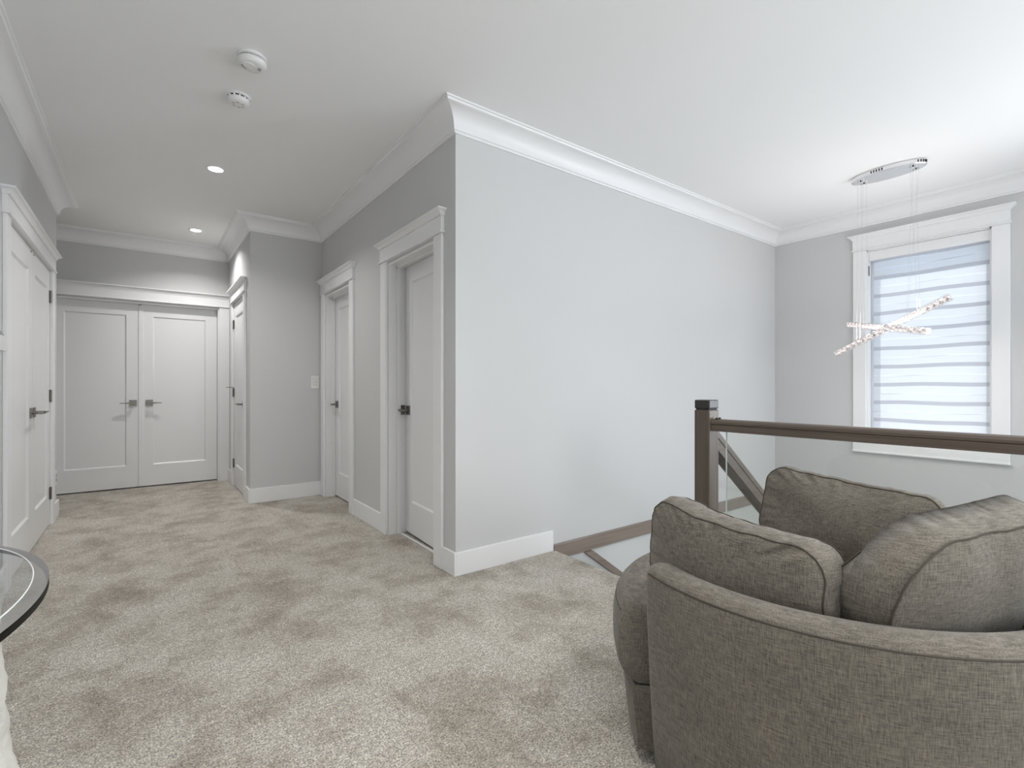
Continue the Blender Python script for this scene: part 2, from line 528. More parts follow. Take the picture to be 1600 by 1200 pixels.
def casing_set(fr, parent, u0, u1, ztop, z0=0.0, base='casing'):
    for a, b_ in ((u0 - CWD, u0), (u1, u1 + CWD)):
        mb = MB(); fr.box(mb, a, b_, 0, 0.02, z0, ztop)
        mb.build('casing', M_TRIM, parent, bevel=0.003)
    a, b_ = u0 - CWD, u1 + CWD
    mb = MB()
    head_stack(fr, mb, a, b_, [(ztop, 0.006, 0.028), (ztop + 0.003, 0.010, 0.033), (ztop + 0.011, 0.010, 0.033), (ztop + 0.014, 0.006, 0.028)])
    mb.build('header_bead', M_TRIM, parent)
    mb = MB()
    head_stack(fr, mb, a, b_, [(ztop + 0.014, 0.002, 0.023), (ztop + 0.108, 0.002, 0.023)])
    mb.build('header_board', M_TRIM, parent)
    mb = MB()
    head_stack(fr, mb, a, b_, [(ztop + 0.106, 0.003, 0.024), (ztop + 0.106, 0.009, 0.031), (ztop + 0.113, 0.009, 0.031), (ztop + 0.116, 0.012, 0.034),
                               (ztop + 0.124, 0.016, 0.039), (ztop + 0.131, 0.024, 0.047), (ztop + 0.135, 0.033, 0.056), (ztop + 0.137, 0.036, 0.059), (ztop + 0.147, 0.036, 0.059)])
    mb.build('header_cap', M_TRIM, parent)

def leaf(fr, parent, u0, u1, wf, z0=0.012, z1=2.04, th=0.036):
    """shaker leaf: frame of stiles and rails with a sunken flat panel; wf = front face"""
    s, tr, br, bev, dep = 0.115, 0.125, 0.235, 0.012, 0.011
    O = [(u0, z0), (u1, z0), (u1, z1), (u0, z1)]
    I = [(u0 + s, z0 + br), (u1 - s, z0 + br), (u1 - s, z1 - tr), (u0 + s, z1 - tr)]
    J = [(u0 + s + bev, z0 + br + bev), (u1 - s - bev, z0 + br + bev), (u1 - s - bev, z1 - tr - bev), (u0 + s + bev, z1 - tr - bev)]
    vs = [fr.p(u, wf - th, z) for u, z in O] + [fr.p(u, wf, z) for u, z in O] + [fr.p(u, wf, z) for u, z in I] + [fr.p(u, wf - dep, z) for u, z in J] + [fr.p(u, wf - dep - 0.01, z) for u, z in J]
    fs = []
    for a in range(4):
        b_ = (a + 1) % 4
        for k in range(4):
            fs.append((k * 4 + a, k * 4 + b_, k * 4 + 4 + b_, k * 4 + 4 + a))
    fs.append((3, 2, 1, 0))
    fs.append((16, 17, 18, 19))
    mb = MB().poly(vs, fs)
    lf = mb.build('door_leaf', M_DOOR, parent)
    mb = MB(); fr.box(mb, u0 + s + bev, u1 - s - bev, wf - dep - 0.008, wf - dep - 0.0005, z0 + br + bev, z1 - tr - bev)
    mb.build('panel', M_DOOR, lf)
    return lf

def handle(fr, parent, u, z, wf, side):
    """square rose and flat lever; side = direction the lever points along u"""
    h = MB(); fr.box(h, u - 0.034, u + 0.034, wf, wf + 0.009, z - 0.034, z + 0.034)
    ho = h.build('handle_rose', M_NICKEL, parent, bevel=0.0015)
    mb = MB()
    rings = []
    for w_ in (wf + 0.009, wf + 0.05):
        rings.append([fr.p(u + 0.010 * math.cos(2 * PI * k / 14), w_, z + 0.010 * math.sin(2 * PI * k / 14)) for k in range(14)])
    mb.loft(rings)
    mb.build('neck', M_NICKEL, ho)
    mb = MB()
    rings = []
    for du, hh, w0, w1 in ((-0.012, 0.010, 0.043, 0.063), (0.03, 0.009, 0.043, 0.063), (0.07, 0.006, 0.046, 0.064), (0.115, 0.0045, 0.048, 0.066)):
        rings.append([fr.p(u + side * du, wf + w0, z - hh), fr.p(u + side * du, wf + w1, z - hh), fr.p(u + side * du, wf + w1, z + hh), fr.p(u + side * du, wf + w0, z + hh)])
    mb.loft(rings)
    mb.build('lever', M_NICKEL, ho, bevel=0.0015)

def hinge(fr, parent, u, z, wf, side):
    mb = MB(); fr.box(mb, u, u + side * 0.03, wf, wf + 0.0035, z - 0.048, z + 0.048)
    rings = [[fr.p(u + 0.007 * math.cos(2 * PI * k / 10), wf + 0.007 + 0.007 * math.sin(2 * PI * k / 10), zz) for k in range(10)] for zz in (z - 0.05, z + 0.05)]
    mb.loft(rings)
    return mb.build('hinge', M_NICKEL, parent)

def jamb(fr, parent, u0, u1, depth, stop_w=None):
    t = 0.014
    mb = MB()
    fr.box(mb, u0, u0 + t, -depth, 0, 0, DH - t)
    mb.build('jamb', M_TRIM, parent)
    mb = MB(); fr.box(mb, u1 - t, u1, -depth, 0, 0, DH - t); mb.build('jamb', M_TRIM, parent)
    mb = MB(); fr.box(mb, u0, u1, -depth, 0, DH - t, DH); mb.build('head_jamb', M_TRIM, parent)
    if stop_w is not None:
        mb = MB()
        fr.box(mb, u0 + t, u0 + t + 0.012, stop_w - 0.03, stop_w, 0, DH - t)
        fr.box(mb, u1 - t - 0.012, u1 - t, stop_w - 0.03, stop_w, 0, DH - t)
        fr.box(mb, u0 + t, u1 - t, stop_w - 0.03, stop_w, DH - t - 0.012, DH - t)
        mb.build('door_stop', M_TRIM, parent)

CT = 2.07  # casing top
# closet double doors, left wall
fr = Frame('+x', LX)
d = empty('door_1', (LX, (L0 + L1) / 2, 0), 'white double closet doors with dark hinges in the left wall', 'door', kind='structure')
jamb(fr, d, L0, L1, T)
casing_set(fr, d, L0, L1, CT)
mid_ = (L0 + L1) / 2
leaf(fr, d, L0 + 0.017, mid_ - 0.004, -0.001)
leaf(fr, d, mid_ + 0.004, L1 - 0.017, -0.001)
handle(fr, d, mid_ - 0.055, 0.945, -0.001, -1)
handle(fr, d, mid_ + 0.055, 0.945, -0.001, 1)
for z in (0.26, 1.05, 1.855):
    hinge(fr, d, L0 + 0.014, z, -0.001, 1)
    hinge(fr, d, L1 - 0.014, z, -0.001, -1)
for u in (mid_ - 0.06, mid_ + 0.05):
    mb = MB(); fr.box(mb, u, u + 0.035, -0.018, 0.002, 2.04, 2.048); mb.build('ball_catch', M_NICKEL, d)

# near door on the right, slightly ajar, set deep in its frame
fr = Frame('-x', CX)
d = empty('door_2', (CX, (N0 + N1) / 2, 0), 'white one-panel door nearest the stair wall corner, slightly ajar', 'door', kind='structure')
jamb(fr, d, N0, N1, 0.165, -0.062)
casing_set(fr, d, N0, N1, CT)
lf = leaf(fr, d, N0 + 0.017, N1 - 0.020, -0.096, z0=0.018)
handle(fr, lf, N1 - 0.080, 0.945, -0.096, 1)
hv = Vector((0.096, N0 + 0.017 - (N0 + N1) / 2, 0))
lf.matrix_local = Matrix.Translation(hv) @ Matrix.Rotation(-0.052, 4, 'Z') @ Matrix.Translation(-hv)
mb = MB(); fr.box(mb, N1 - 0.0165, N1 - 0.014, -0.132, -0.098, 0.908, 0.982); mb.build('strike_plate', M_NICKEL, d)
mb = MB(); fr.box(mb, N0 + 0.015, N1 - 0.015, -0.098, -0.084, 0.0005, 0.007); mb.build('threshold_strip', M_TRIM, d)
# second door
d = empty('door_3', (CX, (D0 + D1) / 2, 0), 'white one-panel door in the corner beside the light switch', 'door', kind='structure')
jamb(fr, d, D0, D1, T, -0.062)
casing_set(fr, d, D0, D1, CT)
lf = leaf(fr, d, D0 + 0.017, D1 - 0.017, -0.094)
handle(fr, lf, D1 - 0.078, 0.945, -0.094, -1)
# hinged door in the bump-out
fr = Frame('-x', BX)
d = empty('door_4', (BX, (B0 + B1) / 2, 0), 'narrow-looking white door with three dark hinges at the hallway end', 'door', kind='structure')
jamb(fr, d, B0, B1, T)
casing_set(fr, d, B0, B1, CT)
lf = leaf(fr, d, B0 + 0.017, B1 - 0.017, -0.001)
handle(fr, lf, B0 + 0.078, 0.945, -0.001, 1)
for z in (0.26, 1.06, 1.83):
    h = hinge(fr, d, B1 - 0.014, z, -0.001, -1)
mb = MB().tube([fr.p(B1 - 0.014, 0.006, 1.118), fr.p(B1 + 0.0, 0.075, 1.118)], 0.004)
mb.tube([fr.p(B1 - 0.014, 0.006, 1.118), fr.p(B1 - 0.09, 0.03, 1.118)], 0.003)
mb.build('hinge_stop', M_NICKEL, d)
# double doors at the far end
fr = Frame('-y', FY)
d = empty('door_5', ((F0 + F1) / 2, FY, 0), 'white double doors with lever handles at the hallway end', 'door', kind='structure')
jamb(fr, d, F0, F1, T)
casing_set(fr, d, F0, F1, CT)
mid_ = -0.052
leaf(fr, d, F0 + 0.017, mid_ - 0.003, -0.075, z0=0.014)
lf = leaf(fr, d, mid_ + 0.003, F1 - 0.017, -0.075, z0=0.014)
mb = MB(); fr.box(mb, mid_ - 0.012, mid_ + 0.03, -0.075, -0.066, 0.016, 2.036); mb.build('astragal', M_DOOR, d, bevel=0.002)
handle(fr, d, mid_ - 0.06, 0.945, -0.075, -1)
handle(fr, d, mid_ + 0.085, 0.945, -0.075, 1)
mb = MB(); fr.box(mb, mid_ - 0.012, mid_ + 0.012, -0.07, -0.05, 2.03, 2.041); mb.build('ball_catch', M_NICKEL, d)

# ---------------------------------------------------------------- stairwell window with blind
fr = Frame('-x', WX)
wn = empty('window_1', (WX, (W0 + W1) / 2, WZ0), 'tall white-cased stairwell window behind the striped blind', 'window', kind='structure')
casing_set(fr, wn, W0, W1, WZ1, z0=WZ0)
mb = MB(); fr.box(mb, W0 - CWD, W1 + CWD, 0, 0.022, WZ0 - 0.075, WZ0); mb.build('casing', M_TRIM, wn, bevel=0.003)
mb = MB(); fr.box(mb, W0 - CWD - 0.004, W1 + CWD + 0.004, 0, 0.032, WZ0 - 0.088, WZ0 - 0.072); mb.build('apron_bead', M_TRIM, wn, bevel=0.003)
t = 0.012
for bx in ((W0, W0 + t, -0.16, 0, WZ0, WZ1), (W1 - t, W1, -0.16, 0, WZ0, WZ1), (W0, W1, -0.16, 0, WZ1 - t, WZ1), (W0, W1, -0.16, 0, WZ0, WZ0 + t)):
    mb = MB(); fr.box(mb, *bx); mb.build('reveal_board', M_TRIM, wn)
for bx in ((W0 + t, W0 + 0.05, -0.15, -0.085, WZ0 + t, WZ1 - t), (W1 - 0.05, W1 - t, -0.15, -0.085, WZ0 + t, WZ1 - t), (W0 + 0.05, W1 - 0.05, -0.15, -0.085, WZ1 - 0.065, WZ1 - t), (W0 + 0.05, W1 - 0.05, -0.15, -0.085, WZ0 + t, WZ0 + 0.06)):
    mb = MB(); fr.box(mb, *bx); mb.build('sash_bar', M_VINYL, wn, bevel=0.003)
for bx in ((W0 - 0.06, W0 + 0.045, -0.25, -0.161, WZ0 - 0.06, WZ1 + 0.06), (W1 - 0.045, W1 + 0.06, -0.25, -0.161, WZ0 - 0.06, WZ1 + 0.06), (W0 + 0.045, W1 - 0.045, -0.25, -0.161, WZ1 - 0.065, WZ1 + 0.06), (W0 + 0.045, W1 - 0.045, -0.25, -0.161, WZ0 - 0.06, WZ0 + 0.02)):  # unseen outer ring added to shade the blind's top and side
    mb = MB(); fr.box(mb, *bx); mb.build('added_shade_surround', M_VINYL, wn)
mb = MB(); fr.box(mb, W0 + 0.05, W1 - 0.05, -0.122, -0.116, WZ0 + 0.06, WZ1 - 0.065); mb.build('pane', M_PANE, wn)

bl = empty('zebra_blind', (WX + 0.05, (W0 + W1) / 2, WZ0 + t), 'white striped roller blind glowing inside the stairwell window', 'blind')
bu0, bu1 = W0 + 0.016, W1 - 0.042
mb = MB(); fr.box(mb, W0 + t + 0.001, W1 - t - 0.001, -0.075, -0.012, 2.300, WZ1 - t - 0.001); mb.build('cassette', M_TRIM, bl, bevel=0.004)
zt = 2.300
tops = [0.833 + 0.1645 * k for k in range(-1, 10)]
def strip(z0, z1, m, name, wv=-0.050):
    z0, z1 = max(z0, 0.632), min(z1, zt)
    if z1 - z0 < 0.002: return
    k = 14
    rows = []
    for zz in (z0, z1):
        rows.append([fr.p(bu0 + (bu1 - bu0) * i / k, wv, zz + 0.0035 * math.sin(i * 0.55 + z0 * 9) * (1 if 0.64 < zz < 2.29 else 0)) for i in range(k + 1)])
    vs = rows[0] + rows[1]
    fs = [(i, i + 1, i + k + 2, i + k + 1) for i in range(k)]
    mb = MB().poly(vs, fs)
    o = mb.build(name, m, bl, recalc=False)
for tp in tops:
    strip(tp - 0.033, tp, M_BL_G, 'doubled_band', -0.049)
    strip(tp, tp + 0.062, M_BL_W, 'fabric_band')
    strip(tp + 0.062, tp + 0.070, M_BL_S, 'sheer_line')
    strip(tp + 0.070, tp + 0.1315, M_BL_W, 'fabric_band')
mb = MB(); fr.box(mb, bu0, bu1, -0.060, -0.038, 0.613, 0.634); mb.build('bottom_rail', M_TRIM, bl, bevel=0.004)
mb = MB(); fr.box(mb, W1 - 0.02, W1 - t - 0.0005, -0.014, -0.004, 2.16, 2.25); mb.build('chain_clip', M_NICKEL, bl, bevel=0.001)

# its twin further right, blind raised
wn = empty('window_4', (WX, (V0 + V1) / 2, WZ0), 'twin stairwell window further right with its blind raised', 'window', kind='structure')
casing_set(fr, wn, V0, V1, WZ1, z0=WZ0)
mb = MB(); fr.box(mb, V0 - CWD, V1 + CWD, 0, 0.022, WZ0 - 0.075, WZ0); mb.build('casing', M_TRIM, wn, bevel=0.003)
for bx in ((V0, V0 + 0.05, -0.15, -0.085, WZ0, WZ1), (V1 - 0.05, V1, -0.15, -0.085, WZ0, WZ1), (V0 + 0.05, V1 - 0.05, -0.15, -0.085, WZ1 - 0.05, WZ1), (V0 + 0.05, V1 - 0.05, -0.15, -0.085, WZ0, WZ0 + 0.05)):
    mb = MB(); fr.box(mb, *bx); mb.build('sash_bar', M_VINYL, wn, bevel=0.003)
mb = MB(); fr.box(mb, V0 + 0.05, V1 - 0.05, -0.122, -0.116, WZ0 + 0.05, WZ1 - 0.05); mb.build('pane', M_PANE, wn)

# windows behind the camera, plain frames with glass
def plain_window(name, x0, x1, z0, z1, label):
    o = empty(name, ((x0 + x1) / 2, BK, z0), label, 'window', kind='structure')
    for bx in ((x0, x0 + 0.05, z0, z1), (x1 - 0.05, x1, z0, z1), (x0 + 0.05, x1 - 0.05, z0, z0 + 0.05), (x0 + 0.05, x1 - 0.05, z1 - 0.05, z1), ((x0 + x1) / 2 - 0.02, (x0 + x1) / 2 + 0.02, z0 + 0.05, z1 - 0.05)):
        MB().box(bx[0], bx[1], BK - 0.09, BK - 0.03, bx[2], bx[3]).build('sash_bar', M_VINYL, o)
    m_ = (x0 + x1) / 2
    for a, b_ in ((x0 + 0.05, m_ - 0.02), (m_ + 0.02, x1 - 0.05)):
        MB().box(a, b_, BK - 0.063, BK - 0.057, z0 + 0.05, z1 - 0.05).build('pane', M_PANE, o)
plain_window('window_2', G0, G1, GZ0, GZ1, 'tall foyer window in the wall behind the camera')
plain_window('window_3', H0, H1, HZ0, HZ1, 'landing window in the wall behind the camera')

# ---------------------------------------------------------------- stairs and their trim
SL = 0.72
o = tag(boxobj('trim_11', 2.238, WX, CW - 0.018, CW, -0.062, 0.040, M_BANDX, bevel=0.002), 'brown timber band along the stair wall at floor level', 'trim', kind='structure')
o = tag(boxobj('trim_12', WX - 0.018, WX, BK, CW - 0.018, -0.062, 0.040, M_BANDY, bevel=0.002), 'brown timber band under the stairwell window', 'trim', kind='structure')
st = empty('staircase', (2.27, 1.95, -0.2), 'stair flight dropping away from the landing beside the wall', 'staircase')
run, rise = 0.262, 0.189
for k in range(9):
    x0, z = 2.264 + k * run, -rise * (k + 1)
    MB().box(x0 + 0.001, x0 + run + 0.025, 1.40, CW - 0.03, z - 0.04, z).build('tread', M_CARPET, st, bevel=0.008)
    MB().box(x0 + run, x0 + run + 0.02, 1.40, CW - 0.03, z - rise - 0.002, z - 0.041).build('riser', M_CARPET, st)
zl = -rise * 10
MB().box(2.264 + 9 * run + 0.021, WX - 0.002, 1.40, CW - 0.03, zl - 0.06, zl).build('half_landing', M_CARPET, st)
MB().box(2.264 + 9 * run + 0.021, WX - 0.002, 1.34, 1.399, LOW, zl).build('half_landing_wall', M_WALL, st)
for k in range(5):
    y0, z = 1.338 - k * run, zl - rise * (k + 1)
    MB().box(4.66, WX - 0.002, y0 - run, y0, LOW, z).build('lower_step', M_CARPET, st)
# wall stringer with brown cap
ys = CW - 0.026
def slab_x(x0, x1, z_at, dz0, dz1, y0, y1):
    mb = MB()
    rings = [[(x, y0, z_at(x) + dz0), (x, y1, z_at(x) + dz0), (x, y1, z_at(x) + dz1), (x, y0, z_at(x) + dz1)] for x in (x0, x1)]
    return mb.loft(rings)
zc = lambda x: -0.065 - (x - 2.52) * SL
mb = MB()
mb.poly([(2.27, ys, -0.064), (2.517, ys, -0.064), (4.5, ys, zc(4.5)), (4.5, ys, zc(4.5) - 0.36), (2.27, ys, zc(2.27) - 0.36),
         (2.27, CW - 0.001, -0.064), (2.517, CW - 0.001, -0.064), (4.5, CW - 0.001, zc(4.5)), (4.5, CW - 0.001, zc(4.5) - 0.36), (2.27, CW - 0.001, zc(2.27) - 0.36)],
        [(0, 1, 2, 3, 4), (9, 8, 7, 6, 5)] + [(i, (i + 1) % 5, (i + 1) % 5 + 5, i + 5) for i in range(5)])
mb.build('wall_stringer', M_STRING, st)
mb = MB()
y0, y1 = CW - 0.040, CW - 0.001
mb.poly([(2.520, y0, -0.064), (2.600, y0, -0.064), (4.5, y0, zc(4.5) + 0.058), (4.5, y0, zc(4.5)), (2.520, y1, -0.064), (2.600, y1, -0.064), (4.5, y1, zc(4.5) + 0.058), (4.5, y1, zc(4.5))],
        [(0, 1, 2, 3), (7, 6, 5, 4), (0, 1, 5, 4), (1, 2, 6, 5), (2, 3, 7, 6), (3, 0, 4, 7)])
mb.build('stringer_cap', M_BANDX, st)

# ---------------------------------------------------------------- balustrade
NX0, NX1, NY0, NY1 = 2.280, 2.366, 1.393, 1.478
rl = empty('stair_balustrade', ((NX0 + NX1) / 2, (NY0 + NY1) / 2, 0), 'brown timber and glass balustrade with square newel post', 'balustrade')
np_ = MB().box(NX0, NX1, NY0, NY1, -0.30, 1.003).build('newel_post', M_WOODZ, rl, bevel=0.004)
MB().box(NX0 + 0.006, NX1 - 0.006, NY0 + 0.006, NY1 - 0.006, 1.002, 1.011).build('cap_groove', M_DARK, np_)
MB().box(NX0, NX1, NY0, NY1, 1.010, 1.055).build('newel_cap', M_CAPW, np_, bevel=0.006, seg=3)
# post foot sits on the edge of the landing: notch block
RXC = 2.323
rail_prof = [(-0.031, 0.0), (-0.031, 0.030), (-0.027, 0.033), (-0.031, 0.036), (-0.031, 0.046), (-0.025, 0.055), (-0.012, 0.060), (0.012, 0.060), (0.025, 0.055), (0.031, 0.046), (0.031, 0.036), (0.027, 0.033), (0.031, 0.030), (0.031, 0.0)]
mb = MB().loft([[(RXC + a, y, 0.899 + z) for a, z in rail_prof] for y in (NY0, -2.585)])
mb.build('top_rail', M_WOODY, rl)
for dx in (-0.012, 0.014):
    mb = MB().lathe([(0.0005, 0.967), (0.004, 0.9665), (0.0065, 0.963), (0.007, 0.959)], RXC + dx, NY0 - 0.022, 12)
    mb.build('rail_screw', M_DARK, rl, smooth=True)
MB().box(RXC - 0.03, RXC + 0.03, -2.585, NY0, 0.0, 0.055).build('shoe_rail', M_WOODY, rl, bevel=0.003)
for y1_, y0_ in ((NY0 - 0.068, 0.10), (0.07, -1.20), (-1.23, -2.5)):
    g = MB().box(RXC - 0.005, RXC + 0.005, y0_, y1_, 0.056, 0.896).build('glass_panel', M_GLASS, rl)
    MB().box(RXC - 0.005, RXC + 0.005, y1_, y1_ + 0.0022, 0.056, 0.896).build('glass_edge', M_GLASSEDGE, g)
# sloping rail down the stairs
yc = 1.437
zr = lambda x: 0.862 - (x - NX1) * 0.765
prof2 = [(-0.035, 0.0), (-0.035, 0.045), (-0.030, 0.049), (-0.035, 0.053), (-0.035, 0.075), (-0.026, 0.088), (0.026, 0.088), (0.035, 0.075), (0.035, 0.053), (0.030, 0.049), (0.035, 0.045), (0.035, 0.0)]
mb = MB().loft([[(x, yc + a, zr(x) + z * 1.25 - 0.060) for a, z in prof2] for x in (NX1 - 0.002, 4.9)])
mb.build('sloping_rail', M_WOODX, rl)
mb = MB()
mb.loft([[(x, yc - 0.005, zr(x) - 0.64), (x, yc + 0.005, zr(x) - 0.64), (x, yc + 0.005, zr(x) - 0.059), (x, yc - 0.005, zr(x) - 0.059)] for x in (NX1 + 0.06, 4.85)])
mb.build('sloping_glass', M_GLASS, rl)
mb = MB()
mb.loft([[(x, yc - 0.03, zr(x) - 0.70), (x, yc + 0.03, zr(x) - 0.70), (x, yc + 0.03, zr(x) - 0.641), (x, yc - 0.03, zr(x) - 0.641)] for x in (NX1, 4.85)])
mb.build('sloping_shoe', M_WOODX, rl)
# open stringer face under the sloping shoe and landing fascia
MB().box(2.401, 2.42, -2.585, 1.335, -0.30, 0.0).build('landing_fascia', M_WOODY, rl)

# ---------------------------------------------------------------- ceiling fittings
def downlight(x, y, label):
    o = empty('recessed_downlight', (x, y, HZ), label, 'downlight', 'recessed hallway downlights')
    r = MB().lathe([(0.043, HZ - 0.001), (0.043, HZ - 0.004), (0.060, HZ - 0.005), (0.064, HZ - 0.002), (0.064, HZ - 0.0005)], x, y, 40)
    r.build('trim_ring', M_PLAST, o, smooth=True)
    MB().lathe([(0.0005, HZ - 0.0062), (0.044, HZ - 0.0062), (0.046, HZ - 0.0055), (0.046, HZ - 0.0045), (0.0005, HZ - 0.0045)], x, y, 40).build('lens', M_LENS, o)
    d_ = bpy.data.lights.new('downlight_beam', 'AREA')
    d_.shape = 'DISK'; d_.size = 0.085; d_.energy = 9.5; d_.spread = math.radians(135); d_.color = (1, 0.985, 0.96)
    l = bpy.data.objects.new('downlight_beam', d_)
    C.objects.link(l); l.parent = o; l.location = (0, 0, -0.012)
    return o
downlight(0.422, 4.292, 'lit round recessed downlight nearer the smoke detectors')
downlight(0.42, 6.086, 'lit round recessed downlight in front of the double doors')
downlight(0.42, 1.0, 'lit round recessed downlight over the landing, above the camera')  # out-of-view lamp added as fill for the landing and hall
downlight(0.42, -0.9, 'lit round recessed downlight over the landing behind the camera')  # another added fill lamp, out of view
downlight(1.75, -0.3, 'lit round recessed downlight over the landing near the railing')  # added fill lamp, out of view, brightens the cushion tops

# smoke detector with a wide flat face
sx, sy = 0.425, 2.733
o = empty('smoke_detector', (sx, sy, HZ), 'white smoke detector with smooth round face, nearer the camera', 'smoke detector', 'ceiling detectors')
MB().lathe([(0.066, HZ - 0.0003), (0.066, HZ - 0.010), (0.060, HZ - 0.013), (0.002, HZ - 0.013)], sx, sy, 40).build('base_plate', M_PLAST, o, smooth=False)
MB().lathe([(0.056, HZ - 0.012), (0.056, HZ - 0.019), (0.002, HZ - 0.019)], sx, sy, 40).build('vent_gap', M_GREYPL, o)
bd = MB().lathe([(0.058, HZ - 0.0185), (0.064, HZ - 0.020), (0.066, HZ - 0.027), (0.064, HZ - 0.037), (0.056, HZ - 0.045), (0.044, HZ - 0.048), (0.001, HZ - 0.049)], sx, sy, 40).build('body', M_PLAST, o, smooth=True)
MB().lathe([(0.027, HZ - 0.0475), (0.027, HZ - 0.0505), (0.025, HZ - 0.0515), (0.001, HZ - 0.0515)], sx - 0.016, sy - 0.006, 32).build('test_button', M_PLAST, bd)
mb = MB()
for k in range(7):
    a = 0.2 + k * 0.16
    mb.box(sx - 0.016 + 0.031 * math.cos(a + PI / 2) - 0.003, sx - 0.016 + 0.031 * math.cos(a + PI / 2) + 0.003, sy - 0.006 + 0.031 * math.sin(a + PI / 2) - 0.003, sy - 0.006 + 0.031 * math.sin(a + PI / 2) + 0.003, HZ - 0.0496, HZ - 0.0488)
mb.build('sounder_slot', M_GREYPL, bd)
for k in range(3):
    MB().box(sx + 0.024, sx + 0.040, sy - 0.012 + k * 0.009, sy - 0.008 + k * 0.009, HZ - 0.0494, HZ - 0.0482).build('slot', M_GREYPL, bd)
# smaller stepped one
sx, sy = 0.42, 3.148
o = empty('smoke_detector', (sx, sy, HZ), 'white smoke detector with dark vent slot, nearer the downlights', 'smoke detector', 'ceiling detectors')
MB().lathe([(0.066, HZ - 0.0003), (0.065, HZ - 0.006), (0.059, HZ - 0.010), (0.002, HZ - 0.010)], sx, sy, 40).build('base_plate', M_PLAST, o)
MB().lathe([(0.052, HZ - 0.0095), (0.052, HZ - 0.022), (0.002, HZ - 0.022)], sx, sy, 40).build('vent_ring', M_DARK, o)
for k in range(12):
    a = k * PI / 6
    MB().box(sx + 0.053 * math.cos(a) - 0.004, sx + 0.053 * math.cos(a) + 0.004, sy + 0.053 * math.sin(a) - 0.004, sy + 0.053 * math.sin(a) + 0.004, HZ - 0.0215, HZ - 0.0098).build('vent_rib', M_PLAST, o)
bd = MB().lathe([(0.050, HZ - 0.0165), (0.056, HZ - 0.018), (0.057, HZ - 0.024), (0.054, HZ - 0.034), (0.046, HZ - 0.042), (0.034, HZ - 0.046), (0.001, HZ - 0.047)], sx, sy, 40).build('body', M_PLAST, o, smooth=True)
for k in range(6):
    a = 0.3 + k * PI / 3
    MB().box(sx + 0.026 * math.cos(a) - 0.006, sx + 0.026 * math.cos(a) + 0.006, sy + 0.026 * math.sin(a) - 0.0025, sy + 0.026 * math.sin(a) + 0.0025, HZ - 0.0474, HZ - 0.0458).build('slot', M_GREYPL, bd)

# light switch, outlet, thermostat
o = empty('light_switch', (1.405, BY, 1.108), 'white rocker light switch plate on the projecting grey wall', 'light switch')
pl = MB().box(1.366, 1.445, BY - 0.006, BY - 0.0004, 1.108, 1.238).build('plate', M_PLAST, o, bevel=0.002)
MB().box(1.388, 1.423, BY - 0.0066, BY - 0.0055, 1.138, 1.208).build('rocker_surround', M_GREYPL, pl)
MB().box(1.390, 1.421, BY - 0.0105, BY - 0.0055, 1.140, 1.206).build('rocker', M_PLAST, pl, bevel=0.0015)
MB().box(1.398, 1.413, BY - 0.0112, BY - 0.010, 1.176, 1.180).build('dimmer_slot', M_GREYPL, pl)
o = empty('wall_outlet', (LX, 5.70, 0.30), 'white outlet plate low on the left wall end', 'outlet')
pl = MB().box(LX + 0.0004, LX + 0.012, 5.66, 5.735, 0.285, 0.405).build('plate', M_PLAST, o, bevel=0.002)
for z in (0.315, 0.352):
    MB().box(LX + 0.0115, LX + 0.0135, 5.68, 5.715, z, z + 0.026).build('socket', M_GREYPL, pl, bevel=0.0005)
o = empty('thermostat', (LX, 3.70, 1.31), 'white box thermostat on the left wall before the closet', 'thermostat')
MB().box(LX + 0.0004, LX + 0.026, 3.62, 3.735, 1.312, 1.392).build('body', M_PLAST, o, bevel=0.003)
mb = MB().poly([(LX + 0.0004, 3.63, 1.392), (LX + 0.020, 3.63, 1.392), (LX + 0.020, 3.73, 1.392), (LX + 0.0004, 3.73, 1.392), (LX + 0.0004, 3.63, 1.420), (LX + 0.008, 3.63, 1.420), (LX + 0.008, 3.73, 1.420), (LX + 0.0004, 3.73, 1.420)],
               [(3, 2, 1, 0), (4, 5, 6, 7), (0, 1, 5, 4), (1, 2, 6, 5), (2, 3, 7, 6), (3, 0, 4, 7)])
mb.build('display_hood', M_GREYPL, o)

# ---------------------------------------------------------------- chandelier
cx, cy = 4.488, 1.280
ch = empty('crystal_chandelier', (cx, cy, HZ), 'chandelier of two crossed lit crystal bars hung on wires from an oval chrome canopy', 'chandelier')
ea, eb = 0.235, 0.105
def ell(f, z, n=64):
    return [(cx + eb * f * math.cos(2 * PI * k / n), cy + ea * f * math.sin(2 * PI * k / n), z) for k in range(n)]
cz = HZ - 0.038
can = MB().loft([ell(0.96, HZ - 0.0005), ell(0.99, HZ - 0.002), ell(1.0, HZ - 0.006), ell(1.0, cz + 0.004), ell(0.985, cz)]).build('canopy', M_CHROME, ch)
auto_smooth(can, 0.6)
for g in (PI - 0.17, PI + 1.24):
    for k in range(5):
        a = g + (k - 2) * 0.075 * (1.0 if abs(g - PI) < 0.5 else 1.6)
        x, y = cx + eb * math.cos(a), cy + ea * math.sin(a)
        t_ = Vector((-eb * math.sin(a), ea * math.cos(a), 0)).normalized() * 0.0042
        nn = Vector((math.cos(a) / eb, math.sin(a) / ea, 0)).normalized() * 0.0012
        p = Vector((x, y, 0))
        q = [p - t_ + nn, p + t_ + nn, p + t_ - nn, p - t_ - nn]
        MB().loft([[(v.x, v.y, HZ - 0.028) for v in q], [(v.x, v.y, HZ - 0.010) for v in q]]).build('vent_slot', M_DARK, can)
bars = [(Vector((4.47, 1.622, 1.388)), Vector((4.47, 0.913, 1.748))), (Vector((4.72, 1.615, 1.645)), Vector((4.24, 0.98, 1.496)))]
anchor = []
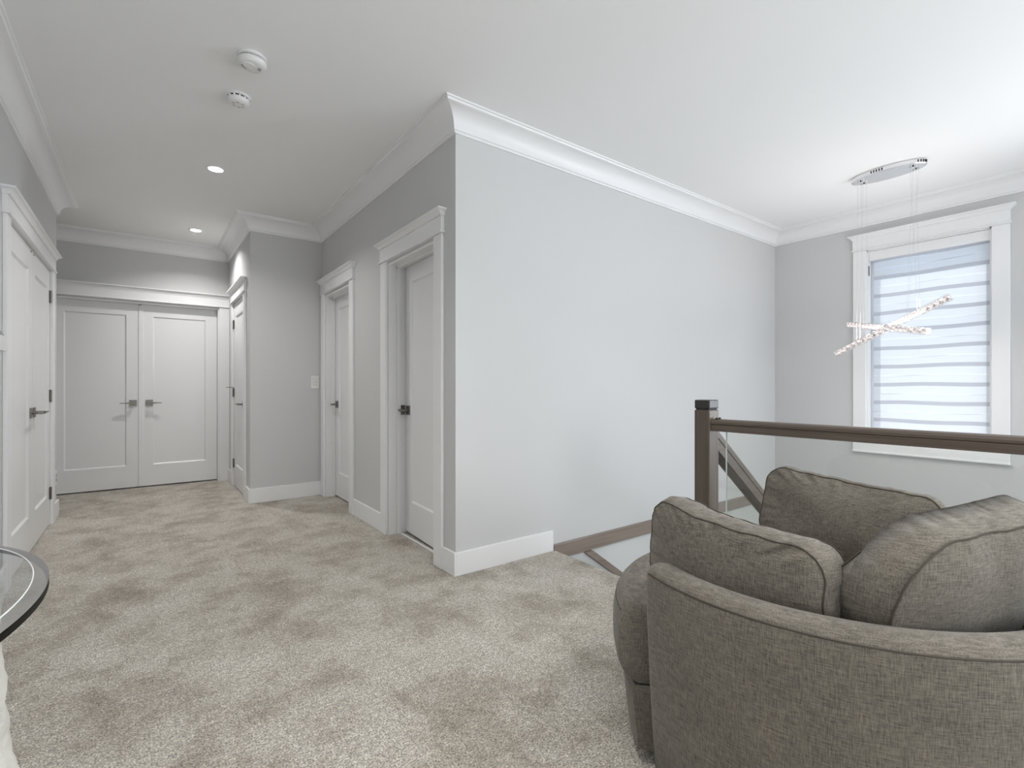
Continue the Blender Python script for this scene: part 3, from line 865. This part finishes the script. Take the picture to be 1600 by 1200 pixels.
for sgn in (1, -1):
    for k in (0, 1):
        anchor.append((sgn, k))
cm = None
for bi, (p, q) in enumerate(bars):
    d_ = (q - p); L = d_.length; d_.normalize()
    side = d_.cross(Vector((0, 0, 1))).normalized()
    up = side.cross(d_).normalized()
    c0 = (p + q) / 2
    R = Matrix((d_, side, up)).transposed()
    hw = 0.021
    def P(a, s, u): return c0 + d_ * a + side * s + up * u
    def bx(mb, a0, a1, s0, s1, u0, u1):
        vs = [P(a, s, u) for u in (u0, u1) for a, s in ((a0, s0), (a1, s0), (a1, s1), (a0, s1))]
        return mb.poly(vs, [(3, 2, 1, 0), (4, 5, 6, 7), (0, 1, 5, 4), (1, 2, 6, 5), (2, 3, 7, 6), (3, 0, 4, 7)])
    bar = bx(MB(), -L / 2, L / 2, -0.006, 0.006, -0.006, 0.006).build('bar', M_CHROME, ch)
    mb = MB()
    for s in (-1, 1):
        for u in (-1, 1):
            bx(mb, -L / 2, L / 2, s * hw - 0.0012, s * hw + 0.0012, u * hw - 0.0012, u * hw + 0.0012)
    mb.build('edge_wire', M_WIRE, bar)
    nC = 20
    pitch = L / nC
    if cm is None:
        # faceted block crystal with a pyramid on each side face
        a, h_ = pitch * 0.47, hw * 0.80
        vs = [(sx_ * a, sy_ * h_, sz_ * h_) for sx_ in (-1, 1) for sy_ in (-1, 1) for sz_ in (-1, 1)]
        vs += [(0.2 * a, 0, hw * 1.12), (-0.2 * a, 0, -hw * 1.12), (0.15 * a, hw * 1.12, 0), (-0.15 * a, -hw * 1.12, 0)]
        fs = [(0, 1, 3, 2), (4, 6, 7, 5)]
        for apex, ring in ((8, (1, 5, 7, 3)), (9, (0, 2, 6, 4)), (10, (2, 3, 7, 6)), (11, (0, 4, 5, 1))):
            for i in range(4): fs.append((ring[i], ring[(i + 1) % 4], apex))
        cm = MB().poly(vs, fs).mesh('crystal')
        cm.materials.append(M_CRYSTAL)
    for k in range(nC):
        cr = bpy.data.objects.new('crystal', cm)
        C.objects.link(cr)
        cr.parent = bar
        cr.location = P(-L / 2 + (k + 0.5) * pitch, 0, 0) - world_loc(bar)
        rr = R @ Matrix.Rotation(rnd.choice((0, 1, 2, 3)) * PI / 2 + rnd.uniform(-0.12, 0.12), 3, 'X')
        cr.rotation_euler = rr.to_euler()
    # suspension wires: pairs from each end of the canopy
    for sgn in (1, -1):
        for k in (0, 1):
            top = Vector((cx + (bi * 2 - 1) * 0.035, cy + sgn * (0.145 + 0.035 * k) , cz))
            bot_a = -sgn * (0.20 + 0.02 * k)
            bot = P(bot_a, (k - 0.5) * 0.012, hw)
            MB().tube([top, bot], 0.0007, 5).build('wire', M_WIRE, ch)
            MB().lathe([(0.0045, cz + 0.001), (0.0045, cz - 0.010), (0.002, cz - 0.014), (0.0006, cz - 0.014)], top.x, top.y, 10).build('wire_grip', M_CHROME, can)
        MB().lathe([(0.006, cz + 0.001), (0.006, cz - 0.005), (0.0006, cz - 0.0055)], cx + (bi * 2 - 1) * 0.035, cy + sgn * 0.1625, 12).build('screw_cap', M_DARK, can)
    # the LED strips inside each bar shine up and down
    for sg in (1, -1):
        l_ = bpy.data.lights.new('bar_glow', 'AREA')
        l_.shape = 'RECTANGLE'; l_.size = L * 0.94; l_.size_y = 0.03
        l_.energy = 2.5 if sg > 0 else 3.6; l_.color = (1, 0.955, 0.92)
        lo = bpy.data.objects.new('bar_glow', l_); C.objects.link(lo); lo.parent = ch
        zax = -up * sg
        Rm = Matrix((d_, (-zax).cross(d_) * 1.0, -zax)).transposed()
        lo.rotation_euler = Rm.to_euler()
        lo.location = c0 + up * sg * (hw * 1.12 + 0.004) - Vector((cx, cy, HZ))
        # local -Z must point away from the bar
        if (Rm @ Vector((0, 0, -1))).dot(up * sg) < 0:
            lo.rotation_euler = (Rm @ Matrix.Rotation(PI, 3, 'X')).to_euler()

# ---------------------------------------------------------------- round swivel chair
KX, KY, KR = 1.654, 0.643, 0.588
chair = empty('round_swivel_chair', (KX, KY, 0), 'round taupe linen barrel chair with its back towards the camera', 'armchair')
def kp(a, r, z): return (KX + r * math.cos(a), KY + r * math.sin(a), z)
A0, A1 = math.radians(154.5), math.radians(360 + 30)
sec = [(-0.034, 0.045), (-0.022, 0.16), (-0.010, 0.32), (-0.002, 0.48), (0.0, 0.58), (-0.001, 0.605), (-0.006, 0.618), (-0.020, 0.627), (-0.045, 0.632), (-0.070, 0.628), (-0.088, 0.617), (-0.096, 0.598), (-0.098, 0.56), (-0.095, 0.40), (-0.085, 0.20), (-0.085, 0.045)]
rings = []
nseg = 84
er = 0.042
ends = [(-er * math.sin(t_ * PI / 2), math.cos(t_ * PI / 2)) for t_ in (0.97, 0.85, 0.68, 0.5, 0.33, 0.16)]
seq = [(A0 + er / KR + e / KR, f) for e, f in ends] + [(A0 + er / KR + (A1 - A0 - 2 * er / KR) * k / nseg, 1.0) for k in range(nseg + 1)] + [(A1 - er / KR - e / KR, f) for e, f in reversed(ends)]
for a, f in seq:
    ring = []
    for dr, z in sec:
        cm_ = -0.049
        # arm fronts lean in slightly at the foot
        ring.append(kp(a, KR + cm_ + (dr - cm_) * (0.12 + 0.88 * f), (z if z < 0.3 else 0.3 + (z - 0.3) * (0.93 + 0.07 * f))))
    rings.append(ring)
sh = MB().loft(rings).build('barrel_back', M_FAB, chair, smooth=True)
seam = [kp(a, KR - 0.0015 , 0.608) for a, f in seq[6:-6]]
MB().tube([kp(A0 + 0.012, KR - 0.03, 0.30), kp(A0 + 0.014, KR - 0.022, 0.45), kp(A0 + 0.018, KR - 0.017, 0.57), kp(A0 + 0.035, KR - 0.009, 0.599)] + seam, 0.0021, 6).build('seam', M_SEAM, sh, smooth=True)
MB().lathe([(0.40, 0.002), (0.40, 0.04), (0.02, 0.04)], KX, KY, 48).build('swivel_base', M_DARK, chair)
# seat cushion: fills the barrel, bulges out in the opening
def rho(a):
    a = a % (2 * PI)
    lo, hi = math.radians(33), math.radians(152.0)
    wdt = math.radians(5)
    def sm(x): x = max(0, min(1, x)); return x * x * (3 - 2 * x)
    k = sm((a - lo) / wdt) * sm((hi - a) / wdt)
    return 0.475 + (0.620 - 0.475) * k
def drum_r(a): return 0.50 + (rho(a) - 0.475) / 0.145 * 0.088
MB().loft([[kp(2 * PI * j / 144, drum_r(2 * PI * j / 144) - i_, z) for j in range(144)] for i_, z in ((0.03, 0.042), (0.018, 0.05), (0.008, 0.14), (0.0, 0.222), (0.008, 0.236))]).build('base_drum', M_FAB, chair)
zb, zt_ = 0.240, 0.475
nA = 180
prof = [(0.0, -1.0, 0.02), (0.0, -1.0, 0.8)]
rings = []
steps = 14
for k in range(steps + 1):
    t_ = -PI / 2 + PI * k / steps
    cz_ = (zb + zt_) / 2 + (zt_ - zb) / 2 * math.copysign(abs(math.sin(t_)) ** 0.75, math.sin(t_))
    ci = 0.055 * (abs(math.cos(t_)) ** 0.8)
    ring = []
    for j in range(nA):
        a = 2 * PI * j / nA
        ring.append(kp(a, rho(a) - 0.055 + ci, cz_))
    rings.append(ring)
for f_, dz in ((0.75, 0.010), (0.4, 0.018), (0.02, 0.020)):
    rings.append([kp(2 * PI * j / nA, (rho(2 * PI * j / nA) - 0.055) * f_, zt_ + dz) for j in range(nA)])
sc_ = MB().loft(rings).build('seat_cushion', M_FAB, chair, smooth=True)
zs = zt_ - 0.012
for zz, off in ((zt_ - 0.035, 0.011), (zb + 0.035, 0.011)):
    MB().tube([kp(math.radians(a), rho(math.radians(a)) - off, zz) for a in range(42, 147, 3)], 0.0022, 6).build('seam', M_SEAM, sc_, smooth=True)

# loose cushions: boxed, plump, with seam lines and pulled creases
def cushion(name, W, H, TH_, base, face, lean, label, bend=0.0, edge=0.55, seed=0, sag=0.0, roll=0.0, rc=0.085, taper=0.0, crease=1.0):
    """base = bottom centre (back side), face = heading of the front, lean = tilt backwards"""
    o = empty(name, base, label, 'cushion', 'loose chair cushions')
    fx = Vector((math.cos(face), math.sin(face), 0))
    ux = Vector((-fx.y, fx.x, 0))
    up = Vector((0, 0, 1))
    f2 = (fx * math.cos(lean) + up * math.sin(lean))
    u2 = (up * math.cos(lean) - fx * math.sin(lean))
    if roll:
        ux, u2 = ux * math.cos(roll) + u2 * math.sin(roll), u2 * math.cos(roll) - ux * math.sin(roll)
    B = Vector(base)
    def place(x, y, z):            # x along width, y height 0..H, z thickness (front +)
        if z > 0: z = (z + TH_ / 2) * (1 - taper * max(0, y / H - 0.08)) - TH_ / 2
        z2 = z + bend * x * x
        y2 = y - sag * (1 - (2 * x / W) ** 2) * (y / H)
        return B + ux * x + u2 * y2 + f2 * (z2 + TH_ / 2)
    n_ = 44
    def outline(s, inset=0.0):     # s in 0..1 round the outline
        w_, h_ = W / 2 - rc, H / 2 - rc
        segs = [2 * h_, rc * PI / 2, 2 * w_, rc * PI / 2, 2 * h_, rc * PI / 2, 2 * w_, rc * PI / 2]
        tot = sum(segs); d = (s % 1.0) * tot
        k = 0
        while d > segs[k]: d -= segs[k]; k += 1
        r = rc
        if k == 0: p, nn = (W / 2, -h_ + d), (1, 0)
        elif k == 1: a = d / rc; p, nn = (w_ + r * math.cos(a), h_ + r * math.sin(a)), (math.cos(a), math.sin(a))
        elif k == 2: p, nn = (w_ - d, H / 2), (0, 1)
        elif k == 3: a = PI / 2 + d / rc; p, nn = (-w_ + r * math.cos(a), h_ + r * math.sin(a)), (math.cos(a), math.sin(a))
        elif k == 4: p, nn = (-W / 2, h_ - d), (-1, 0)
        elif k == 5: a = PI + d / rc; p, nn = (-w_ + r * math.cos(a), -h_ + r * math.sin(a)), (math.cos(a), math.sin(a))
        elif k == 6: p, nn = (-w_ + d, -H / 2), (0, -1)
        else: a = 1.5 * PI + d / rc; p, nn = (w_ + r * math.cos(a), -h_ + r * math.sin(a)), (math.cos(a), math.sin(a))
        return Vector(p), Vector(nn)
    NS = 200
    ge = TH_ * edge / 2           # half thickness at the seams
    levels = [0.0, 0.03, 0.07, 0.13, 0.20, 0.30, 0.42, 0.56, 0.70, 0.84, 0.985]
    def face_z(l, s):
        bulge = TH_ / 2 - ge
        t_ = min(1, l)
        z = ge + bulge * (1 - (1 - t_) ** 2.6)
        cr = noise.noise(Vector((s * 34 + seed * 7, 0.3, seed))) * 1.0 + 0.6 * noise.noise(Vector((s * 80 + seed * 3, 2.3, seed)))
        z += 0.0125 * crease * cr * math.exp(-((t_ - 0.09) / 0.11) ** 2)
        q_ = outline(s)[0] * (1 - l)
        z += 0.010 * noise.noise(Vector((q_.x * 9, q_.y * 9, seed + 5.5)))
        return z
    wob = [0.004 * crease * noise.noise(Vector((s / NS * 26 + seed * 5, 9.1, seed))) for s in range(NS)]
    cxy = Vector((0, 0))
    rings = []
    for sgn in (-1, 1):
        lv = list(reversed(levels)) if sgn < 0 else levels
        rr = []
        for l in lv:
            ring = []
            for i in range(NS):
                p, nn = outline(i / NS)
                p = p + nn * (wob[i] * 1.2 if l < 0.2 else 0)
                q = p * (1 - l)
                ring.append((q, sgn * face_z(l, i / NS)))
            rr.append(ring)
        if sgn < 0:
            rings += rr
            # boxing strip between the seams
            for t_ in (-0.6, 0.0, 0.6):
                ring = []
                for i in range(NS):
                    p, nn = outline(i / NS)
                    cr = 0.0035 * crease * noise.noise(Vector((i / NS * 60, t_ * 2, seed + 3)))
                    ring.append((p + nn * (0.012 * (1 - t_ * t_) + cr + wob[i]), t_ * ge))
                rings.append(ring)
        else:
            rings += rr
    R3 = [[place(q.x, q.y + H / 2, z) for q, z in ring] for ring in rings]
    bo = MB().loft(R3).build('cushion_body', M_FAB, o, smooth=True)
    for sgn in (-1, 1):
        path = []
        for i in range(NS):
            p, nn = outline(i / NS)
            p = p + nn * (wob[i] * 1.2 + 0.0015)
            path.append(place(p.x, p.y + H / 2, sgn * (face_z(0.0, i / NS) - 0.0004)))
        MB().tube(path, 0.0021, 6, closed=True).build('seam', M_SEAM, bo, smooth=True)
    return o

def kbase(deg, r, z):
    a = math.radians(deg)
    return (KX + r * math.cos(a), KY + r * math.sin(a), z)
cushion('loose_cushion', 0.485, 0.292, 0.150, (1.166, 0.722, 0.480), math.radians(-3), 0.02, 'taupe linen cushion propped against the near arm of the chair', bend=0.62, edge=0.62, seed=1, sag=0.010, roll=0.085, rc=0.07)
cushion('loose_cushion', 0.545, 0.290, 0.150, (2.065, 0.715, 0.482), math.radians(181), 0.20, 'taupe linen cushion leaning on the far arm below the railing', bend=0.15, edge=0.45, seed=2, sag=0.010, roll=-0.085, rc=0.07)
cushion('loose_cushion', 0.64, 0.325, 0.265, (1.556, 0.250, 0.482), math.radians(75), 0.24, 'plump taupe linen cushion at the chair back, top catching the light', bend=0.12, edge=0.72, seed=3, roll=-0.05, rc=0.155, taper=0.55, crease=0.35)

# ---------------------------------------------------------------- glass console table
ta, tb, tx, ty, tz = 0.455, 0.57, -0.605, 1.262, 0.75
tbl = empty('console_table', (-0.42, 1.262, 0), 'rounded glass table with dark rim and rough white pedestal', 'table')
def half(fa, z, n=72):
    return [(tx + (ta - fa) * math.cos(-PI / 2 + PI * k / n), ty + (tb - fa) * math.sin(-PI / 2 + PI * k / n), z) for k in range(n + 1)]
tp = MB().poly(half(0.023, tz - 0.0005), [tuple(range(73))]).build('glass_top', M_TOPGLASS, tbl)
MB().loft([half(0.023, tz - 0.0005), half(0.0, tz - 0.005)], closed=False, caps=False).build('bevel', M_BEVEL, tp)
MB().tube(half(0.023, tz + 0.0002), 0.0011, 6).build('bevel_highlight', M_GLASSEDGE, tp, smooth=True)  # pale tube stands in for the highlight along the bevel
mb = MB().loft([half(0.0, tz - 0.005), half(0.0, tz - 0.019), half(0.004, tz - 0.020)], closed=False, caps=False)
mb.build('rim', M_GEDGE, tp, smooth=True)
# rough pedestal
rings = []
for i in range(46):
    z = 0.001 + 0.731 * i / 45
    ring = []
    for k in range(72):
        a = 2 * PI * k / 72
        v = Vector((math.cos(a) * 2.2, math.sin(a) * 2.2, z * 7))
        r = 0.205 + 0.022 * noise.noise(v) + 0.012 * noise.noise(v * 2.7) + 0.006 * noise.noise(v * 7)
        ring.append((-0.405 + r * math.cos(a) * 0.95, 1.262 + r * math.sin(a) * 1.2, z))
    rings.append(ring)
MB().loft(rings).build('pedestal', M_STONE, tbl, smooth=True)
